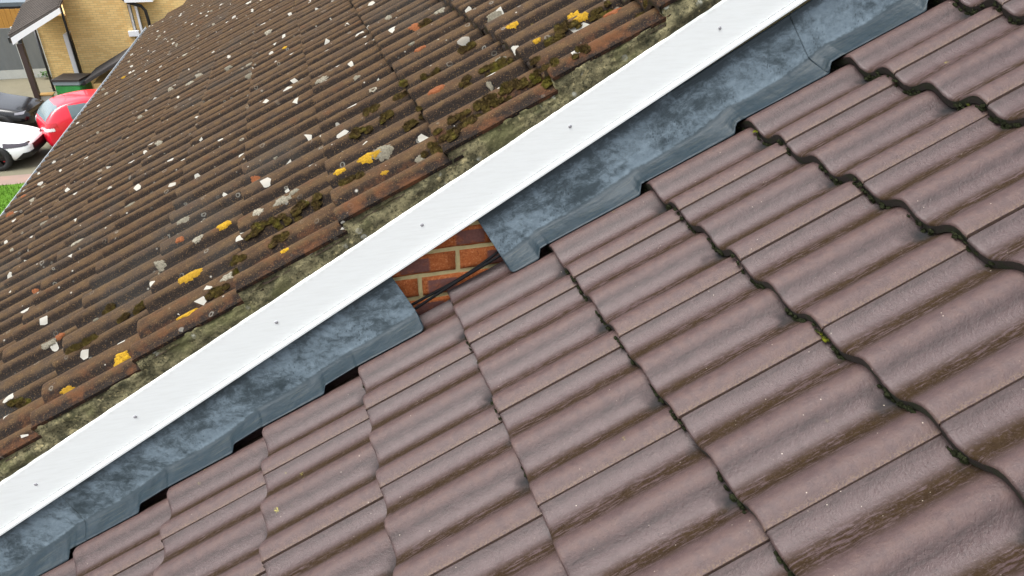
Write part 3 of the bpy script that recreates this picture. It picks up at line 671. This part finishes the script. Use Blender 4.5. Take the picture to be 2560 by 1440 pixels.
CP(prism('bargeboard', [(-8.24, zc_(-8.24)-.29), (-8.24, zc_(-8.24)-.07), (-6.58, zc_(-6.58)-.03), (-6.58, zc_(-6.58)-.20), (-7.95, zc_(-7.95)-.25)], 25.40, 25.48, 'white_paint', cp))
CP(box('post', (-8.17, 25.48, GZ), (-8.02, 25.62, -3.34), 'dark_brown_wood', cp)); CP(box('post', (-8.33, 26.2, GZ), (-8.21, 26.32, -3.3), 'black_plastic', cp)); CP(box('fascia', (-8.36, 25.5, zc_(-8.3)-.22), (-8.31, 25.9, zc_(-8.3)-.04), 'black_plastic', cp))

# fences
fg = empty('fence', (-10, 30.3, GZ), 'grey panel fence with pale concrete gravel boards behind the carport', 'fence')
IF = Matrix.Translation((10, -30.3, -GZ))
for x in (-13.3, -11.45, -9.6):
    o = box('panel', (x, 30.3, -5.16), (x+1.72, 30.35, -3.62), 'grey_board', fg); o.matrix_parent_inverse = IF
    o = box('gravel_board', (x, 30.29, GZ), (x+1.72, 30.36, -5.165), 'concrete_post', fg); o.matrix_parent_inverse = IF
for x in (-11.57, -9.72, -8.86): o = box('post', (x, 30.26, GZ), (x+.11, 30.38, -3.58), 'concrete_post', fg); o.matrix_parent_inverse = IF
ft = empty('fence', (-11, 33.5, GZ), 'orange stained timber fence behind the grey panels', 'fence')
for q in range(26): o = box('board', (-13.4+q*.19, 33.5, GZ), (-13.4+q*.19+.18, 33.53, -3.40+.004*(q % 3)), 'orange_timber', ft); o.matrix_parent_inverse = Matrix.Translation((11, -33.5, -GZ))
sh = empty('outbuilding', (-12, 37, GZ), 'blue-grey flat roofed outbuilding at the edge behind the timber fence', 'building')
IS = Matrix.Translation((12, -37, -GZ))
for nm, lo, hi, mt in (('wall', (-17, 36.2, GZ), (-8.6, 39, -3.62), 'grey_board'), ('roof', (-17.2, 35.7, -3.60), (-8.4, 39.2, -3.44), 'slate_blue'), ('gutter', (-17.2, 35.6, -3.76), (-8.4, 35.69, -3.60), 'black_plastic')):
    o = box(nm, lo, hi, mt, sh); o.matrix_parent_inverse = IS

# green storage box, cartons, weed
sb = empty('storage_box', (-6.95, 25.75, GZ), 'green plastic storage box with black lid by the brick house corner', 'box', rz=R_(-12))
box('body', (-.42, -.42, 0), (.42, .42, .78), 'green_plastic', sb, .03); box('rim', (-.44, -.44, .78), (.44, .44, .92), 'grey_plastic', sb, .02)
lid = prism('lid', [(-.46, .92), (-.46, .98), (.46, .98), (.46, .92)], -.47, .47, 'lid_plastic', sb)
ct = empty('carton', (-7.85, 25.75, GZ), 'pale carton with brown top beside the green storage box', 'carton')
box('side', (-.17, -.15, 0), (.17, .15, .42), 'pale_card', ct, .01); box('flap', (-.22, -.19, .42), (.22, .19, .45), 'cardboard', ct, .008)
ct = empty('carton', (-7.6, 24.6, GZ), 'lower pale carton with brown top behind the red car', 'carton')
box('side', (-.17, -.15, 0), (.17, .15, .40), 'pale_card', ct, .01); box('flap', (-.22, -.19, .40), (.22, .19, .43), 'cardboard', ct, .008)
V = []; F = []
for k in range(70):
    a_ = random.uniform(0, 6.28); r_ = random.uniform(.03, .25); p = Vector((math.cos(a_)*r_, math.sin(a_)*r_*.6, random.uniform(.05, .25))); d_ = Vector((math.cos(a_), math.sin(a_), .5)).normalized()*.09; sd_ = Vector((-math.sin(a_), math.cos(a_), 0))*.03
    b = len(V); V += [p, p+d_*.5+sd_, p+d_, p+d_*.5-sd_]; F.append((b, b+1, b+2, b+3))
wd = empty('weed', (-8.95, 30.0, GZ), 'small green weed at the foot of the grey fence', 'plant'); link('leaves', mesh('leaves', V, F, 'leaf_green'), wd)
tube('stem', [(0, 0, 0), (.01, 0, .12), (0, .01, .22)], .008, 'leaf_green', wd, 6)

# ------------------------------------------------------------------ cars: lofted shell, regions lifted from it as panes and lamps
def car(name, label, loc, rz, st, w, paintm, regions, wheels, wr, extra=None):
    root = empty(name, loc, label, 'car', rz=rz)
    # st: (x, zbottom, zbelt, ztop, roofhalf/half, halfscale)
    V = []; U = []; F = []; m = 9
    for a, (x, zb, zk, zt, rw, hs_) in enumerate(st):
        h = w/2*hs_
        half = [(h*.55, zb), (h*.93, zb+.03), (h, zb+.16), (h*1.0, (zb+zk)/2+.05), (h*.965, zk), (h*rw, zk+(zt-zk)*.80), (h*rw*.86, zt-.015), (h*rw*.45, zt)]
        ring = [(-y, z) for y, z in half[::-1]]+half      # from -top to +top via bottom
        ring = [(y, z) for y, z in half]+[(-y, z) for y, z in half[::-1]]
        for q, (y, z) in enumerate(ring): V.append((x, y, z)); U.append((a/ (len(st)-1)*10, q))
    m = 16
    for a in range(len(st)-1):
        for q in range(m): F.append((a*m+q, a*m+(q+1) % m, (a+1)*m+(q+1) % m, (a+1)*m+q))
    F += [tuple(range(m)), tuple(range((len(st)-1)*m, len(st)*m))[::-1]]
    me = mesh('body', V, F, paintm); body = link('body', me, root)
    bm = bmesh.new(); bm.from_mesh(me); bmesh.ops.recalc_face_normals(bm, faces=bm.faces[:]); bm.to_mesh(me); bm.free()
    md = body.modifiers.new('sub', 'SUBSURF'); md.levels = md.render_levels = 4
    dg = bpy.context.evaluated_depsgraph_get(); ev = body.evaluated_get(dg).to_mesh()
    vs = [v_.co.copy() for v_ in ev.vertices]; nm_ = [v_.normal.copy() for v_ in ev.vertices]; fs = [tuple(p.vertices) for p in ev.polygons]
    cen = [sum((vs[i] for i in f), Vector())/len(f) for f in fs]; fnm = [p.normal.copy() for p in ev.polygons]
    body.evaluated_get(dg).to_mesh_clear()
    for nm, mt, test in regions:
        idx = [i for i in range(len(fs)) if test(cen[i], fnm[i])]
        if not idx: print('empty region', name, nm); continue
        mp = {}; VV = []; FF = []
        for i in idx:
            q = []
            for vi in fs[i]:
                if vi not in mp: mp[vi] = len(VV); VV.append(vs[vi]+nm_[vi]*.008)
                q.append(mp[vi])
            FF.append(tuple(q))
        o = link(nm, mesh(nm, VV, FF, mt), root)
    for x, side in wheels:
        y0 = side*(w/2-.10); c0 = Vector((x, y0, wr)); V = []; F = []; sg = 36
        prof_ = [(.62, .10), (.66, .115), (.93, .115), (1.0, .085), (1.0, -.085), (.93, -.11), (.62, -.11)]
        for k in range(sg):
            th = 2*math.pi*k/sg
            for r, yy in prof_: V.append(c0+Vector((math.cos(th)*r*wr, side*yy, math.sin(th)*r*wr)))
        n = len(prof_)
        for k in range(sg):
            for q in range(n-1): F.append((k*n+q, ((k+1) % sg)*n+q, ((k+1) % sg)*n+q+1, k*n+q+1))
        wheel = link('wheel', mesh('wheel', V, F, 'tyre'), root)
        V = []; F = []
        for k in range(5):                                      # spokes and rim
            for off in (-.11, .11):
                th = 2*math.pi*k/5+off; a_ = Vector((math.cos(th), 0, math.sin(th))); b_ = Vector((-math.sin(th), 0, math.cos(th)))
                b = len(V)
                for r, ww in ((.10, .03), (.64, .045)):
                    for sgn in (-1, 1): V.append(c0+a_*(r*wr)+b_*(ww*wr*sgn*1.6)+Vector((0, side*(.085 if r < .2 else .095), 0)))
                    for sgn in (-1, 1): V.append(c0+a_*(r*wr)+b_*(ww*wr*sgn*1.6)+Vector((0, side*.05, 0)))
                F += [(b, b+1, b+5, b+4), (b, b+4, b+6, b+2), (b+1, b+3, b+7, b+5)]
        b = len(V)
        for k in range(sg):
            th = 2*math.pi*k/sg; a_ = Vector((math.cos(th), 0, math.sin(th)))
            for r, yy in ((.60, .05), (.60, .105), (.67, .108)): V.append(c0+a_*(r*wr)+Vector((0, side*yy, 0)))
        for k in range(sg):
            for q in range(2): F.append((b+k*3+q, b+((k+1) % sg)*3+q, b+((k+1) % sg)*3+q+1, b+k*3+q+1))
        b = len(V); V.append(c0+Vector((0, side*.02, 0)))
        for k in range(sg): th = 2*math.pi*k/sg; V.append(c0+Vector((math.cos(th)*.6*wr, side*.02, math.sin(th)*.6*wr)))
        for k in range(sg): F.append((b, b+1+k, b+1+(k+1) % sg))
        link('rim', mesh('rim', V, F, 'dark_alloy', smooth=False), wheel)
        if extra == 'caliper':
            o = box('caliper', (x+.10, y0+side*.03-.02, wr-.10), (x+.19, y0+side*.03+.02, wr+.10), 'red_caliper', None, .012); o.parent = wheel
    return root
def arch(c, xs, r=.37): return any((c.x-x)**2+(c.z-.32)**2 < r*r for x in xs)
# white hatchback, nose to the right
WST = [(2.10, .30, .52, .60, .80, .70), (1.98, .22, .60, .70, .84, .90), (1.60, .18, .68, .80, .86, .985), (1.05, .17, .78, .90, .86, 1.0), (.70, .17, .86, .98, .86, 1.0), (.10, .17, .90, 1.34, .74, 1.0), (-.45, .17, .91, 1.43, .74, 1.0), (-1.2, .17, .93, 1.40, .73, 1.0), (-1.75, .20, .95, 1.20, .75, .97), (-2.05, .28, .85, .95, .80, .88), (-2.15, .40, .70, .75, .8, .75)]
WREG = [('side_window', 'car_glass', lambda c, n: .97 < c.z < 1.28 and abs(n.y) > .55 and -1.5 < c.x < .25),
        ('windscreen', 'car_glass', lambda c, n: n.x > .25 and n.z > .3 and .98 < c.z < 1.32 and abs(c.y) < .62),
        ('headlight', 'lamp_dark', lambda c, n: c.y < -.42 and 1.50 < c.x < 2.03 and .60 < c.z < .60+.05+(2.1-c.x)*.14 and n.z < .9),
        ('headlight', 'lamp_dark', lambda c, n: c.y > .42 and 1.50 < c.x < 2.03 and .60 < c.z < .60+.05+(2.1-c.x)*.14 and n.z < .9),
        *[('wheel_arch', 'black_plastic', lambda c, n, a=a, b=b: n.y*b > .5 and arch(c, (a,), .385)) for a in (1.28, -1.28) for b in (-1, 1)],
        ('air_intake', 'black_plastic', lambda c, n: c.x > 1.72 and c.y < -.45 and .27 < c.z < .27+(c.x-1.70)*.75 and c.z < .44),
        ('air_intake', 'black_plastic', lambda c, n: c.x > 1.72 and c.y > .45 and .27 < c.z < .27+(c.x-1.70)*.75 and c.z < .44),
        ('grille', 'black_plastic', lambda c, n: n.x > .55 and abs(c.y) < .45 and .30 < c.z < .58),
        ('splitter', 'black_plastic', lambda c, n: c.x > 1.6 and c.z < .235),
        ('sill', 'black_plastic', lambda c, n: c.z < .22)]
car('car', 'white hatchback with black wheels and red brake caliper parked on the drive', (-8.80, 20.30, GZ), R_(-4), WST, 1.80, 'white_car_paint', WREG, [(1.28, -1), (1.28, 1), (-1.28, -1), (-1.28, 1)], .335, 'caliper')
BREG = [r for r in WREG if r[0] not in ('headlight', 'air_intake')]+[('headlight', 'lamp_clear', lambda c, n: c.y < -.45 and 1.72 < c.x < 1.93 and .63 < c.z < .69 and n.x > .1), ('headlight', 'lamp_clear', lambda c, n: c.y > .45 and 1.72 < c.x < 1.93 and .63 < c.z < .69 and n.x > .1)]
car('car', 'black car parked behind the white hatchback', (-9.50, 23.60, GZ), R_(-8), WST, 1.80, 'black_car_paint', BREG, [(1.28, -1), (1.28, 1), (-1.28, -1), (-1.28, 1)], .33)
# small red hatchback, tail towards the lower left (front is +x)
RST = [(1.75, .30, .60, .66, .8, .78), (1.62, .22, .66, .76, .84, .92), (1.2, .18, .78, .92, .86, 1.0), (.80, .18, .88, 1.05, .84, 1.0), (.25, .18, .93, 1.44, .76, 1.0), (-.35, .18, .95, 1.50, .77, 1.0), (-.95, .18, .98, 1.47, .77, 1.0), (-1.42, .20, .98, 1.36, .77, .985), (-1.70, .24, .90, 1.02, .84, .95), (-1.80, .32, .75, .80, .86, .86)]
RREG = [('side_window', 'car_glass', lambda c, n: c.y < 0 and 1.0 < c.z < 1.36 and n.y < -.5 and -1.05 < c.x < -.42), ('side_window', 'car_glass', lambda c, n: c.y < 0 and 1.0 < c.z < 1.36 and n.y < -.5 and -.37 < c.x < .45),
        ('side_window', 'car_glass', lambda c, n: c.y > 0 and 1.0 < c.z < 1.36 and n.y > .5 and -1.05 < c.x < .45),
        ('rear_window', 'car_glass', lambda c, n: n.x < -.35 and 1.0 < c.z < 1.36 and abs(c.y) < .58 and c.x < -1.2),
        ('windscreen', 'car_glass', lambda c, n: n.x > .25 and 1.0 < c.z < 1.40 and abs(c.y) < .60 and c.x > .2),
        ('tail_light', 'lamp_white', lambda c, n: c.y < -.56 and c.x < -1.55 and .76 < c.z < .84), ('tail_light', 'lamp_white', lambda c, n: c.y > .50 and c.x < -1.50 and .74 < c.z < .95),
        ('tail_light', 'lamp_red', lambda c, n: c.y < -.50 and c.x < -1.45 and .86 < c.z < .97),
        *[('wheel_arch', 'black_plastic', lambda c, n, a=a, b=b: n.y*b > .5 and arch(c, (a,), .35)) for a in (1.15, -1.15) for b in (-1, 1)], ('sill', 'black_plastic', lambda c, n: c.z < .22)]
rcar = car('car', 'small red hatchback parked by the brick house, seen from its rear corner', (-5.12, 21.45, GZ), R_(24), RST, 1.66, 'red_paint', RREG, [(1.15, -1), (1.15, 1), (-1.15, -1), (-1.15, 1)], .29)
tube('aerial', [(-.95, 0, 1.48), (-1.25, 0, 1.80)], .006, 'black_plastic', rcar, 6)
